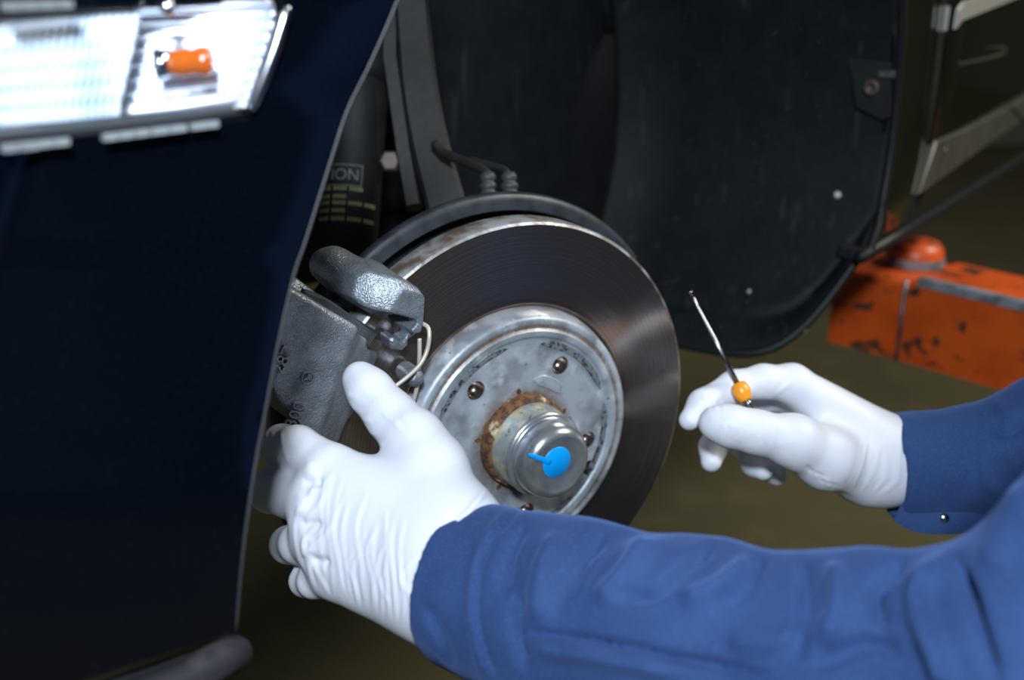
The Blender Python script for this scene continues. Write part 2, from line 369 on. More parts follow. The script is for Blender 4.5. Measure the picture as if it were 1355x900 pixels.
tr.inputs[0].default_value = (.95, .97, 1, 1); lw = nt.nodes.new('ShaderNodeLayerWeight'); lw.inputs[0].default_value = .25
mx = nt.nodes.new('ShaderNodeMixShader'); lp = mathn(nt, 'MULTIPLY', mathn(nt, 'POWER', lw.outputs['Facing'], 2.), .5); nt.links.new(lp, mx.inputs[0]); nt.links.new(tr.outputs[0], mx.inputs[1]); nt.links.new(gl.outputs[0], mx.inputs[2]); nt.links.new(mx.outputs[0], out.inputs[0])

# ------------------------------------------------------------------ the place: floor and far walls
def plane(name, pts, m):
    V, F = solid(np.array(pts, float), [(0, 1, 2, 3)], .08); o = obj(name, V, F, m, None, smooth=False); o['kind'] = 'structure'; return o
plane('floor', [(-4, -3, 0), (6, -3, 0), (6, 7, 0), (-4, 7, 0)], M['floor'])
plane('wall_back', [(-4, 7, -.08), (6, 7, -.08), (6, 7, 3.6), (-4, 7, 3.6)], M['wall'])
plane('wall_right', [(6, 7, -.08), (6, -3, -.08), (6, -3, 3.6), (6, 7, 3.6)], M['wall'])
# ------------------------------------------------------------------ the car
car = thing('car', 'dark blue raised car with open front wheel arch, clear headlamp and door behind', 'car', tuple(CP(0, 0.75, .5)))
EDGE = curve([(545, -70, 0), (524, 0, 0), (488, 84, 0), (459, 143, 0), (437, 209, 0), (402, 320, 0), (388, 360, 0), (367, 450, 0), (347, 555, 0), (338, 600, 0), (327, 670, 0), (318, 740, 0), (310, 838, 0)], 70)[:, :2]
def edge_x(y): return np.interp(y, EDGE[:, 1], EDGE[:, 0])
def pdepth(px, py):                                        # convex nose corner of the wing, metres from the lens
    u = (edge_x(np.clip(py, -60, 838)) - px)/100.
    return .472 - .0235*u + .0017*np.clip(u, 0, 4)**1.6 + .012*np.clip((py-650)/200, 0, 2)**2
LTOP = lambda x: np.interp(x, [-160, 0, 120, 240, 350], [40, 22, 14, 9, 3])
LBOT = lambda x: np.interp(x, [-160, 0, 120, 240, 330], [206, 176, 165, 152, 139])
LRX = lambda y: np.interp(y, [-2, 8, 25, 60, 100, 139], [352, 362, 363, 352, 338, 324])
def panel_pt(x, y, off=0.): return W(x, y, pdepth(x, y) + off)
def patch(fn, n, m, t=.0025):
    P = np.array([[fn(i/(n-1), j/(m-1)) for j in range(m)] for i in range(n)]); V, F = grid(P); return solid(V, F, t)
def pa(u, v):                                              # below the lamp
    if True:
        yb = 838 + 0*u; x = None
    xl = -160; y_top_r = 150
    # u across (0 left .. 1 edge), v down
    xt = xl + u*(edge_x(182)-xl)
    yt = np.interp(xt, [-160, 0, 120, 240, 330, 480], [222, 194, 182, 170, 158, 150])
    yb2 = 838 + max(0, 310-xt*.72)*.36; y = yt + v*(yb2-yt); xr = edge_x(min(y, 838)); x = xl + u*(xr-xl)
    if v > .97: y += 0
    return panel_pt(x, y)
def pb(u, v):                                              # strip right of the lamp
    y = -60 + v*(np.interp(0, [0], [150])+60)
    xl = np.interp(y, [-60, 0, 20, 150], [392, 380, 378, 328]); y2 = y + (1-u)*0
    x = xl + u*(edge_x(y)-xl); yb = np.interp(x, [-160, 0, 120, 240, 330, 480], [222, 194, 182, 170, 158, 150])
    y = -60 + v*(yb+60); xl = np.interp(y, [-60, 0, 20, 158], [392, 380, 378, 328]); x = xl + u*(edge_x(y)-xl)
    return panel_pt(x, y)
wing = obj('front_wing', *join(patch(pa, 44, 40), patch(pb, 16, 24)), M['paint'], car, auto=40)
def pc(u, v):                                              # bonnet edge above the lamp
    x = -160 + u*560; y = -220 + v*(LTOP(min(x, 350))-6+220); return panel_pt(x, y, .004)
obj('bonnet_edge', *patch(pc, 30, 6), M['paint'], car, auto=40)
# rolled lip along the arch edge
lipc = [W(edge_x(y)+1.5, y, pdepth(edge_x(y), y)+.0018) for y in np.linspace(-60, 836, 60)]
obj('arch_lip', *tube(lipc, .0008, 8), mat('lip_paint', (.035, .036, .042), .4, metal=.2), car)
lo = [W(x, y, d) for x, y, d in ((120, 950, .47), (200, 917, .478), (250, 895, .486), (285, 876, .49), (302, 866, .497), (310, 866, .515))]
V, F = tube(curve(lo, 20), .0085, 12); obj('bumper_lip', V, F, mat('scuffed_lip', (.018, .017, .023), .7, spec=.2, n1=[(60, (.035, .029, .035), .5, .65, 3)]), car)
V, F = patch(lambda u, v: W(-100+u*400, 850+v*60 + (1-u)*140, pdepth(-100+u*400, 838)+.020+v*.012), 20, 6); obj('bumper_underside', V, F, M['black_edge'], car)
# headlamp
lamp = obj('headlamp', *patch(lambda u, v: panel_pt(-160+u*(LRX(LTOP(300)+v*130)+160), LTOP(-160+u*500)+v*(LBOT(-160+u*500)-LTOP(-160+u*500)), .052), 24, 10), M['grey_seal'], car, label='clear slanted headlamp with chrome reflector')
def lens_pt(u, v, off):
    y0, y1 = 0., 0.; x = -160 + u*500
    for _ in range(3):
        t, b_ = LTOP(min(x, 345)), LBOT(min(x, 325)); y = t + v*(b_-t); x = -160 + u*(LRX(y)+160)
    return W(x, y, pdepth(x, y) + off)
P = np.array([[lens_pt(i/47, j/15, -.003 - .004*math.sin(math.pi*j/15)) for j in range(16)] for i in range(48)])
V, F = grid(P); V, F = solid(V, F, .0015); obj('lens', V, F, M['lens'], lamp)
# reflector: stepped bowls, horizontal flutes on the right, prism squares to the left
def refl_pt(u, v):
    t = (u-.645)/.355; fl = .0020*abs(math.sin(v*math.pi*8))
    return lens_pt(u, v, .003 + .027*(1-t)**.75 - .009*(2*abs(v-.5))**2.5 + fl)
P = np.array([[refl_pt(.645+.355*i/30, j/64) for j in range(65)] for i in range(31)]); V, F = grid(P); obj('reflector', *solid(V, F, .001), M['refl'], lamp)
def prism_pt(u, v, k): return lens_pt(u, v, .013 - .0032*k - .0010*abs(math.sin(v*math.pi*6)))
P = []
for q in range(30):
    for k in (0, .33, .66, 1): P.append([prism_pt(.655*(q+k*.97)/30, j/48, k) for j in range(49)])
V, F = grid(np.array(P)); obj('prism_diffuser', *solid(V, F, .001), M['refl_white'], lamp, auto=30)
bdp = float(pdepth(254, 82))+.004; bc = W(254, 82, bdp)
bd = W(284, 80, bdp) - W(230, 84, bdp); bd /= np.linalg.norm(bd)
bp = [bc - bd*.0085, bc - bd*.0075, bc - bd*.002, bc + bd*.001, bc + bd*.003, bc + bd*.0062, bc+bd*.0078]
obj('indicator_bulb', *tube(bp, [.0035, .0048, .0054, .0047, .0056, .0056, .0040], 20), M['amber'], lamp)
obj('bulb_socket', *tube([bc - bd*.013, bc - bd*.0082], [.0062, .0052], 18), M['chrome'], lamp)
tr_ = [W(x, y, pdepth(x, y)-.003) for x, y in ((381, 8), (375, 26), (364, 62), (350, 100), (337, 132), (331, 146))]
obj('chrome_edge', *tube(curve(tr_, 24), [.0016+.0012*math.sin(math.pi*i/23) for i in range(24)], 10), M['chrome'], lamp)
def seal(u, v):
    x = -160 + u*490; y = LBOT(x) + 2 + v*np.interp(x, [-160, 0, 330], [17, 16, 12]); return panel_pt(x, y, -.002 + .003*v)
obj('lower_seal', *patch(seal, 40, 4, .004), M['grey_seal'], lamp)
for a, b_ in ((0, 18), (21, 44), (46, 66), (68, 88), (134, 152), (154, 174), (176, 194), (197, 219), (221, 243), (250, 285)):
    q = [panel_pt(x, np.interp(x, [0, 135, 290], [y0, y0-14, y0-33]), -.0065) for x, y0 in ((a, 191), (b_, 191), (b_, 200), (a, 200))]
    obj('seal_tab', *solid(np.array(q), [(0, 1, 2, 3)], .003), M['tab'], lamp, smooth=False)
for a, b_ in ((0, 18), (20, 42), (44, 68), (71, 90)):
    q = [panel_pt(x, y0 - x*.03, -.002) for x, y0 in ((a, 2), (b_, 2), (b_, 12), (a, 12))]
    obj('grille_tab', *solid(np.array(q), [(0, 1, 2, 3)], .003), M['tab'], lamp, smooth=False)
V, F = lathe([(.1, 2.), (2.2, 1.9), (3.0, 0), (3, -3)], 18, frame=lambda x, y, z: W(220, 8, pdepth(220, 8)-.004) + RT*x + UP*y - FW*z); obj('seal_clip', V, F, M['chrome'], lamp)
# wing panel above and behind the arch, added to shade the wheel house
def wing_top(u, v):
    a = math.pi*(.62-.62*u); s = .03+.43*math.cos(a); z = 1.10+.36*math.sin(a)**.8
    s2 = -.2+u*.8; z2 = 1.75; return CP(s+(s2-s)*v, z+(z2-z)*v, .008+.05*v*v+.05*max(0, -s)**1.0)
# inner wheel house, rear liner
def s_rear(z, w): return .468 - 1.5*(z-1.10)**2*np.where(z > 1.1, 1., 1.6) + .012*np.sin(w*30)*0
def zb(w): return .896 + .100*np.exp(-(w/.034)**1.4)
def liner(u, v):
    w = .000 + .27*u; b_ = zb(w); z = b_ + (1.36-b_)*v
    s = s_rear(z, w) - .02*max(0, (u-.75)/.25)**2 - (.10*max(0, (z-1.22)/.14)**2)
    lip = .007*math.exp(-((z-b_-.0)/.016)**4); gro = -.004*math.exp(-((z-b_-.026)/.005)**2)
    return CP(s - lip - gro, z, w + .004)
P = np.array([[liner(i/59, (j/90)**1.25) for j in range(91)] for i in range(60)]); V, F = grid(P)
ln = obj('wheel_arch_liner', *solid(V, flip(F), .003), M['black'], car, label='dusty black plastic wheel arch liner')
rim = [liner(0, t) + CN*.003 for t in np.linspace(1, 0, 40)] + [liner(u, 0) for u in np.linspace(.02, 1, 40)]
obj('liner_edge', *tube(rim, .0042, 10), M['black_edge'], ln)
def on_liner(px, py):
    best = None; r = ray(px, py)
    for k in np.linspace(.8, 1.3, 2001):
        p = CAM + k*r; q = p-HUB; s = q@CD; w = SIDE-q@CN
        if s > s_rear(p[2], w)-.004: return p
    return CAM + 1.05*r
def blob(name, px, py, r, m, par, h=.5, n=16):
    c = on_liner(px, py); V, F = lathe([(.01, r*h), (r*.6, r*h*.85), (r*.95, r*h*.25), (r, -r*.4)], n, frame=lambda x, y, z: c - CD*z + CN*x + ZV*y); return obj(name, V, F, m, par)
cpt = on_liner(1150, 120)
fr = lambda x, y, z: cpt + CN*x + ZV*y - CD*z
V, F = prism([(-.022, .030), (-.010, -.016), (.016, -.026), (.022, -.022), (.020, .028)], -.004, .005, fr, .002); obj('liner_tab', V, F, M['black_edge'], ln, smooth=False)
V, F = lathe([(.01, 9), (3.2, 9), (3.4, 10.2), (6.2, 10), (7.6, 8.4), (7.8, 4)], 22, frame=lambda x, y, z: fr(x+.004, y+.004, z)); obj('screw', V, F, M['screw'], ln)
V, F = prism([(-.006, -.003), (.008, -.003), (.008, .003), (-.006, .003)], 0, .007, lambda x, y, z: on_liner(1173, 97) + CN*x + ZV*y - CD*z, .001); obj('clip', V, F, M['steel'], ln, smooth=False)
blob('speck', 1108, 258, 3.4, M['shell'], ln); blob('speck', 1064, 437, 2.2, M['shell'], ln); blob('speck', 991, 386, 1.8, M['shell'], ln)
for _ in range(46):
    x, y = random.uniform(830, 1120), random.uniform(20, 450); blob('dirt_speck', x, y, random.uniform(.5, 1.0), M['trim_grey'], ln, n=8)
V, F = prism([(-.012, -.006), (.010, -.010), (.014, .004), (-.010, .006)], 0, .012, lambda x, y, z: on_liner(1128, 330) + CN*x + ZV*y - CD*z, .003); obj('liner_clip', V, F, M['black_edge'], ln, smooth=False)
# inboard wall of the wheel house, and a roof added to block overhead light
def inner(u, v): return CP(-.30+u*.80, .96+.62*v, .285+.30*(1-u)**.7*min(1, (1-u)*4) + .012*math.sin(u*9)*math.sin(v*5))
obj('inner_wing_wall', *patch(inner, 30, 16, .004), M['black'], car)
def roof(u, v):
    a = math.pi*(.62-.60*u); return CP(.02+.44*math.cos(a), 1.15+.36*math.sin(a), .0+.62*v)
obj('arch_roof_blocker', *patch(roof, 24, 8, .003), M['black'], car)
obj('upper_wing_shade', *patch(wing_top, 40, 10, .002), M['paint'], car)  # added for its shade on the wheel house
# wing rear strip, door, sill
def sp2(s, z, w=0.): return CP(s, z, w)
def rear_wing(u, v):
    z = 1.005+.40*v; s0 = s_rear(z, 0)+.004; return CP(s0+u*(.592+.055*(1.20-z)*.6-s0), z, .001-.004*math.sin(u*math.pi))
obj('rear_wing', *patch(rear_wing, 8, 16, .002), M['door_paint'], car)
door = obj('door', *patch(lambda u, v: CP(.600+.035*(1.2-(1.03+.4*v))+u*1.3, 1.03+.40*v, .002-.010*math.sin(math.pi*min(1, v*.8))), 20, 12, .004), M['door_paint'], car)
def bar(pts, hw, th, m, name, par):
    """moulding on the car side: pts (s,z) centre line, half width, thickness"""
    P = []
    for s, z in pts: P.append([CP(s, z-hw, 0), CP(s, z-hw*.7, -th), CP(s, z+hw*.7, -th), CP(s, z+hw, 0)])
    V, F = grid(np.array(P)); n = len(pts); F += [(3, 2, 1, 0), tuple(range((n-1)*4, n*4))]; return obj(name, V, F, m, par, auto=30)
def sz(px, py):
    p = SP(px, py); return ((p-HUB)@CD, p[2])
a_ = sz(1256, 12); b_ = sz(1345, -18)
bar([(a_[0]-.02, a_[1]-.008), (a_[0], a_[1]-.002), b_, (b_[0]+.5, b_[1])], .012, .014, M['satin'], 'side_moulding', door)
q = [SP(*p) + CN*.006 for p in ((1256, 64), (1318, 62), (1314, 72), (1268, 82), (1258, 82))]
obj('door_handle_plate', *tube(curve(q+[q[0]], 30), .0028, 8, False), M['trim_grey'], door)
obj('door_gap', *tube([SP(*p) + CN*.002 for p in ((1253, 0), (1247, 70), (1232, 180), (1216, 262))], .0022, 8), M['black_edge'], door)
tp = [(1205, 257), (1228, 184), (1262, 172), (1330, 140), (1470, 76), (1470, 68+0), (1355, 152)]
tp3 = np.array([SP(*p) for p in [(1205, 257), (1229, 186), (1265, 172), (1332, 138), (1460, 72), (1460, 96), (1355, 152), (1280, 205)]])
tq = np.stack([(tp3-HUB)@CD, tp3[:, 2]], 1)
fs = lambda x, y, z: CP(x, y, -z)
V, F = prism(tq, -.002, .008, fs, .002); trim = obj('sill_trim', V, F, M['trim_grey'], car, smooth=False)
V, F = lathe([(.01, 1.5), (3, 1.4), (3.6, 0)], 14, frame=lambda x, y, z: SP(1240, 199) + CN*(.008+z) + CD*x + ZV*y); obj('trim_plug', V, F, M['grey_seal'], trim)
obj('trim_joint', *tube([SP(1329, 140)+CN*.009, SP(1346, 160)+CN*.009], .0012, 6), M['black_edge'], trim)
obj('sill', *patch(lambda u, v: CP(.48+1.2*u, 1.035-.045*v, .002+.05*v**1.5), 12, 6, .004), M['sill_reflection'], car)
obj('sill_flange', *tube([W(1138, 341, 1.02)] + [SP(x, y, .004) for x, y in ((1200, 304), (1275, 257), (1355, 207), (1450, 148))], [.006, .008, .008, .008, .008], 10), M['black_edge'], car)
# ------------------------------------------------------------------ suspension behind the disc
strut = thing('suspension_strut', 'dark dirty suspension strut with printed warning label behind the wing edge', 'strut', tuple(W(462, 345, .90)))
sa, sb = W(486, -60, .93), W(455, 352, .90)
obj('damper_tube', *tube([sa, sa*.5+sb*.5, sb], .0255, 28), M['dark_metal'], strut)
obj('bump_sleeve', *tube([W(489, -60, .93), W(479, 90, .925), W(477, 120, .92)], [.034, .034, .030], 28), M['black_edge'], strut)
dirv = (sb-sa)/np.linalg.norm(sb-sa); sx = np.cross(dirv, FW); sx /= np.linalg.norm(sx)
if sx[0] < 0: sx = -sx
def text(body, size, origin, ex, ey, ez, depth, m, name, parent, align='LEFT', bend=None, shift=0.):
    c = bpy.data.curves.new('t', 'FONT'); c.body = body; c.size = size; c.extrude = depth; c.align_x = align; c.align_y = 'CENTER'
    o = bpy.data.objects.new('t', c); C.objects.link(o); dg = bpy.context.evaluated_depsgraph_get(); me = bpy.data.meshes.new_from_object(o.evaluated_get(dg))
    V = np.array([v.co[:] for v in me.vertices]); F = [tuple(p.vertices) for p in me.polygons]
    bpy.data.objects.remove(o); bpy.data.curves.remove(c); bpy.data.meshes.remove(me)
    if bend:
        V[:, 0] += shift; a = V[:, 0]/bend; x = bend*np.sin(a); z = V[:, 2] - bend*(1-np.cos(a))
        P = origin + x[:, None]*ex + V[:, 1:2]*ey + z[:, None]*ez
    else: P = origin + V[:, 0:1]*ex + V[:, 1:2]*ey + V[:, 2:3]*ez
    return obj(name, P, F, m, parent, smooth=False)
ez = -np.cross(sx, -dirv); ez = np.cross(sx, -dirv)
if ez@FW > 0: ez = -ez
def on_strut(px, py):
    t = np.interp(py, [-60, 352], [0, 1]); c = sa+(sb-sa)*t; return c + ez*.0257
o_ = on_strut(0, 245)
text('CAUTION', .0125, o_ + ez*.0003, sx, -dirv, ez, .0002, M['print_white'], 'label_heading', strut, 'RIGHT', .0257, .011)
ring = []
for x0, x1, y0, y1 in ((-.036, .013, .0078, .0086), (-.036, .013, -.0086, -.0078), (.0125, .0133, -.0086, .0086)):
    n = 14; P = []
    for i in range(n+1):
        x = x0+(x1-x0)*i/n; a = x/.0257; pt = o_ + sx*.0257*math.sin(a) - ez*.0257*(1-math.cos(a)) + ez*.0002; P.append([pt - dirv*y0, pt - dirv*y1])
    ring.append(grid(np.array(P)))
obj('label_border', *join(*ring), M['print_white'], strut, smooth=False)
for k, (yy, ll) in enumerate(((262, 2), (272, 1), (280, 3), (290, 1), (300, 3))):
    g = []
    for wv in range(ll+1):
        x0 = -.022+.013*wv; 
        for q in range(5):
            xx = x0+.0022*q; a = xx/.0257; pt = on_strut(0, yy) + sx*.0257*math.sin(a) - ez*.0257*(1-math.cos(a)) + ez*.0002
            g.append((np.array([pt-dirv*.0016, pt-dirv*.0016+sx*.0014, pt+dirv*.0016+sx*.0014, pt+dirv*.0016]), [(0, 1, 2, 3)]))
    obj('label_line', *join(*g), M['print'], strut, smooth=False)
V, F = lathe([(.01, 6), (7, 6), (9, 4), (9, -4)], 6, frame=lambda x, y, z: W(517, 214, .895) + RT*x + UP*y - FW*z); obj('clamp_bolt', V, F, M['screw'], strut, smooth=False)
# upright link
lk = curve([W(540, -60, .86), W(548, 40, .86), W(556, 120, .855), W(570, 195, .85), (W(592, 280, .84))], 30)
def boxsweep(path, hw, ht, ax):
    P = []; n = len(path); tg = np.gradient(path, axis=0)
    for i in range(n):
        t = tg[i]/np.linalg.norm(tg[i]); a = ax-t*(ax@t); a /= np.linalg.norm(a); b = np.cross(t, a); w, h = (hw[i] if hasattr(hw, '__len__') else hw), ht
        ring = [path[i]+a*w*x+b*h*y for x, y in ((-1, -.6), (-.8, -1), (.8, -1), (1, -.6), (1, .6), (.8, 1), (-.8, 1), (-1, .6))]; P.append(ring+[ring[0]])
    V, F = grid(np.array(P)); k = 9; F += [tuple(range(8))[::-1], tuple(range((n-1)*k, (n-1)*k+8))]; return V, F
V, F = boxsweep(lk, np.linspace(.0125, .0150, 30), .008, RT)
link = obj('suspension_link', V, F, M['dark_metal'], None, auto=35, label='dark curved steel knuckle arm rising above the brake disc', cat='suspension arm')
obj('arm_bracket', *boxsweep(np.array([W(517, -60, .88), W(518, 80, .88), W(535, 200, .875), W(548, 275, .87)]), .006, .012, RT), M['black_edge'], link, auto=35)
hose = thing('brake_hose', 'grey brake hose with two ribbed fittings above the dust shield', 'hose', tuple(W(660, 255, .80)))
obj('hose_tube', *tube(curve([W(575, 190, .83), W(588, 203, .825), W(612, 213, .815), W(636, 223, .805), W(646, 232, .80)], 24), .0036, 12), M['dark_metal'], hose)
obj('hose_tube', *tube(curve([W(620, 212, .82), W(650, 220, .81), (W(668, 226, .803)), W(673, 236, .80)], 20), .0030, 12), M['dark_metal'], hose)
for px in (646, 674):
    a, b2 = W(px-1, 228, .80), W(px+1, 262, .80); pr = [(0, .0042), (.15, .0058), (.30, .0058), (.34, .0050), (.42, .0050), (.46, .0064), (.62, .0064), (.66, .0054), (.74, .0054), (.78, .0066), (1, .0066)]
    obj('fitting', *tube([a+(b2-a)*t for t, r in pr], [r for t, r in pr], 12), mat('grey_fitting', (.04, .043, .05), .6, metal=.2, bump=[(300, .3, 2)]), hose)
# dust shield
sh = [(96, -58), (130, -58), (149, -57), (156, -54), (160, -48), (160, -44), (158.5, -42), (155, -40.8), (149, -40.2), (148, -41.4), (152, -44), (152, -50), (147, -54), (128, -55.5), (96, -55.5), (96, -58)]
V, F = lathe(sh, 80, math.radians(38), math.radians(212)); obj('dust_shield', V, F, M['shield'], None, auto=40, label='black sheet-steel dust shield arching behind the brake disc', cat='dust shield')
# ------------------------------------------------------------------ brake disc
disc = thing('brake_disc', 'large vented brake disc with worn brown face and grey hat', 'brake disc', tuple(HUB))
RO = 147.5
V, F = lathe([(90, -15), (91.5, -11.9), (92.5, -11.3), (120, -11.3), (RO-2.4, -11.3)], 180); obj('friction_ring', V, F, M['disc'], disc, auto=30)
V, F = lathe([(RO-2.4, -11.3), (RO-.8, -12.2), (RO, -13.6), (RO, -31), (RO-.8, -32.6), (RO-2.4, -33.3), (95, -33.3)], 180); obj('outer_rim', V, F, M['disc_rim'], disc, auto=30)
# hat with bored holes
hp = [(33, -22), (33, 0), (36, 0), (46, .0), (60, -.1), (71.5, -.3), (72.6, .9), (73.6, 1.3), (76.6, 1.3), (77.4, .7), (78.4, -.1), (80.2, -.2), (81.0, .2), (83.6, .3), (85.6, -.8), (86.8, -3.0), (88.6, -10), (90.5, -15), (91.5, -20), (70, -22), (33, -22)]
HO = HUB
V, F = lathe(hp, 180)
bol = [HL(745, 484, 0), HL(634, 525, 0), HL(784, 582, 0)]
angs = [math.atan2(b_[1], b_[0]) for b_ in bol]
a0 = angs[0]; av = (angs[0] + (angs[1]-2*math.pi/5) + (angs[2]+2*math.pi/5))/3
holes = [(56*math.cos(av+k*2*math.pi/5), 56*math.sin(av+k*2*math.pi/5), 6.6) for k in range(5)]
pin = HL(779, 619, 0)*1000; holes.append((pin[0], pin[1], 5.6))
hat = obj('hat', V, F, M['hat'], disc, auto=35)
cutters = []
for x, y, r in holes:
    cv, cf = lathe([(.0, -17), (r, -17), (r, 0), (r, 9), (.0, 9)], 28, frame=lambda a, b, z, x=x, y=y: HP(a+x/1000, b+y/1000, z)); cutters.append((cv, flip(cf)))
cut = obj('cutter', *join(*[prism([(x/1000+r/1000*math.cos(2*math.pi*i/28), y/1000+r/1000*math.sin(2*math.pi*i/28)) for i in range(28)], -.015, .009, HP) for x, y, r in holes]), None, disc, smooth=False)
md = hat.modifiers.new('b', 'BOOLEAN'); md.operation = 'DIFFERENCE'; md.object = cut; md.solver = 'EXACT'
bpy.context.view_layer.update(); dg = bpy.context.evaluated_depsgraph_get(); me2 = bpy.data.meshes.new_from_object(hat.evaluated_get(dg))
hat.modifiers.clear(); hat.data = me2
if not me2.materials: me2.materials.append(M['hat'])
bpy.data.objects.remove(cut)
for x, y, r in holes:
    V, F = lathe([(.01, -9.5), (r*.45, -9.2), (r*.75, -7.5), (r*.93, -4.5), (r*.99, -1.2)], 26, frame=lambda a, b, z, x=x, y=y: HP(a+x/1000, b+y/1000, z)); obj('bolt_hole', V, F, M['bore'], disc)
# raised, chipped arcs on the hat face
def arc_piece(r0, r1, d0, d1, z0, z1, m):
    n = max(6, int(abs(d1-d0)/3)); P = []
    for i in range(n+1):
        a = math.radians(d0+(d1-d0)*i/n); tp_ = min(1, min(i, n-i)/3+.15); rm = (r0+r1)/2; hw = (r1-r0)/2*tp_
        P.append([HP(r/1000*math.cos(a), r/1000*math.sin(a), z/1000) for r, z in ((rm-hw, z0), (rm-hw*.8, z1), (rm+hw*.8, z1), (rm+hw, z0))])
    V, F = grid(np.array(P)); return obj('cast_ridge', V, flip(F), m, disc, auto=40)
for r0, r1, d0, d1 in ((67.5, 71, 100, 158), (65, 70.5, 20, 78), (66, 70.5, -38, 10), (66, 70, -100, -52), (67, 70, -165, -112)):
    arc_piece(r0, r1, d0, d1, -.6, .9, M['dark_ridge'])
for d in (22, 95, 167, 238, 310): arc_piece(33, 38.5, d-3, d+3, -.3, .5, M['rust'])
arc_piece(38, 47, 40, 78, -.5, .7, M['hat']); arc_piece(36, 42, -20, 12, -.5, .6, M['rust'])
# ------------------------------------------------------------------ wheel hub
hub = thing('wheel_hub', 'rust-ringed wheel hub with domed grease cap and blue paint dot', 'wheel hub', tuple(HUB))
V, F = lathe([(32.9, -6), (32.9, 3), (32.2, 6.5), (31.0, 8.5), (29.8, 9.2), (28.5, 9.2)], 96); obj('rust_collar', V, F, M['rust'], hub, auto=40)
V, F = lathe([(29.6, 4), (29.8, 9), (29.4, 14), (28.6, 22), (28.2, 25)], 96); obj('cap_skirt', V, F, M['cap_base'], hub, auto=40)
V, F = lathe([(28.2, 24.2), (29.0, 25), (29.2, 26.2), (28.6, 27.4), (27.0, 28.0), (26.0, 28.6), (25.6, 29.6), (26.2, 30.6), (26.3, 32), (25.9, 36), (25.0, 40), (23.4, 43), (21.2, 44.8), (19.6, 45.5), (18.9, 45.3), (18.3, 45.0), (10, 45.0), (.01, 45.0)], 128)
cap = obj('grease_cap', V, F, M['cap'], hub, auto=50)
V, F = lathe([(.01, 45.5), (10.2, 45.5), (10.6, 45.0)], 40, frame=lambda x, y, z: HP(x-.0025, y+.0025, z)); obj('paint_dot', V, F, M['blue_dot'], cap, label='bright blue paint dot')
p0, p1 = HL(704, 603, .0445), HL(722, 610, .045); 
tl = [np.array([*HP(*HL(x, y, z), z)]) for x, y, z in ((699, 602, .0425), (704, 603, .0442), (712, 606, .0453), (720, 609, .0452), (728, 612, .0450))]
V, F = boxsweep(curve(tl, 12), np.linspace(.0012, .0019, 12), .0006, ZV); obj('paint_streak', V, F, M['blue_dot'], cap)
# ------------------------------------------------------------------ caliper and bracket (hub-frame mm)
def hpoly(pts, z): return [HL(x, y, z/1000)*1000 for x, y in pts]
def hub_mesh(f, lo, hi, h):
    V, F = nets(f, lo, hi, h); return HUB + (V[:, :1]*HT + V[:, 1:2]*ZV + V[:, 2:3]*HN)/1000, F
def extr(P, poly, z0, z1, rnd=3., slope=0.):
    x, y, z = P[:, 0], P[:, 1], P[:, 2]; d = poly2(x, y, poly) + slope*(z-z0) + rnd; e = np.abs(z-(z0+z1)/2)-(z1-z0)/2+rnd
    return np.sqrt(np.maximum(d, 0)**2+np.maximum(e, 0)**2)+np.minimum(np.maximum(d, e), 0)-rnd
A = hpoly([(362, 372), (398, 378), (436, 404), (474, 436), (492, 440), (504, 468), (512, 505), (496, 560), (470, 625), (440, 700), (428, 706), (424, 606), (384, 562), (362, 540), (340, 505), (330, 470)], 24)
B = hpoly([(466, 444), (492, 446), (490, 464), (516, 476), (545, 484), (556, 500), (545, 524), (520, 530), (470, 560), (450, 560), (450, 470)], 6)
G = hpoly([(440, 440), (470, 470), (442, 540), (434, 600), (404, 600), (412, 540), (425, 490)], 24)
def slot(P, r, z0, z1): return np.maximum(np.sqrt(P[:, 0]**2+P[:, 1]**2)-r, np.abs(P[:, 2]-(z0+z1)/2)-(z1-z0)/2)
def caliper(P):
    d = extr(P, A, -70, 22, 2.6, .05)
    d = smin(d, extr(P, B, -40, 8, 5, .0), 6)
    d = smax(d, -extr(P, hpoly([(440, 580), (470, 500), (560, 520), (560, 700), (448, 700)], 24), -35, 40, 3), 5) if False else d
    x, y, z = P[:, 0], P[:, 1], P[:, 2]
    # shallow bevel running down the outboard face: right of the ridge the face falls away
    rd = np.array(HL(462, 446, .022))*1000; r2 = np.array(HL(416, 580, .022))*1000; e = (r2-rd)/np.linalg.norm(r2-rd); nn = np.array([-e[1], e[0]])
    if nn[0] < 0: nn = -nn
    s = (x-rd[0])*nn[0]+(y-rd[1])*nn[1]
    d = smax(d, (z-22)+.75*np.maximum(s, 0)-1.5*np.exp(-(s/6)**2), 3)
    d = smax(d, -(np.sqrt(((s+22)/7.)**2 + ((z-24.5)/2.6)**2)-1)*2.6, 3)
    # bridge slot and top rail
    ta, tb = np.array(HL(372, 388, .022))*1000, np.array(HL(472, 446, .022))*1000
    d = smin(d, cone(P, (ta[0], ta[1]+3, 17), (tb[0], tb[1]+3, 17), 3.2, 3.0), 3)
    d = smin(d, cone(P, (*(np.array(HL(388, 376, -.005))*1000), -5), (*(np.array(HL(430, 408, -.005))*1000), -5), 4, 4), 4)
    c = np.array(HL(546, 498, .004))*1000; d = smin(d, cone(P, (c[0], c[1], -7), (c[0], c[1], 6), 6.5, 6), 4)
    return smax(d, -slot(P, 162, -62, -8.5), 2)
V, F = hub_mesh(caliper, (-225, -30, -76), (-60, 165, 34), 1.15)
V = relax(V, F, 1, .4)
cal = thing('brake_caliper', 'grey cast brake caliper with raised casting numbers held by gloved thumb', 'brake caliper', tuple(HP(-.15, -.02, 0)))
obj('caliper_body', V, F, M['cast'], cal)
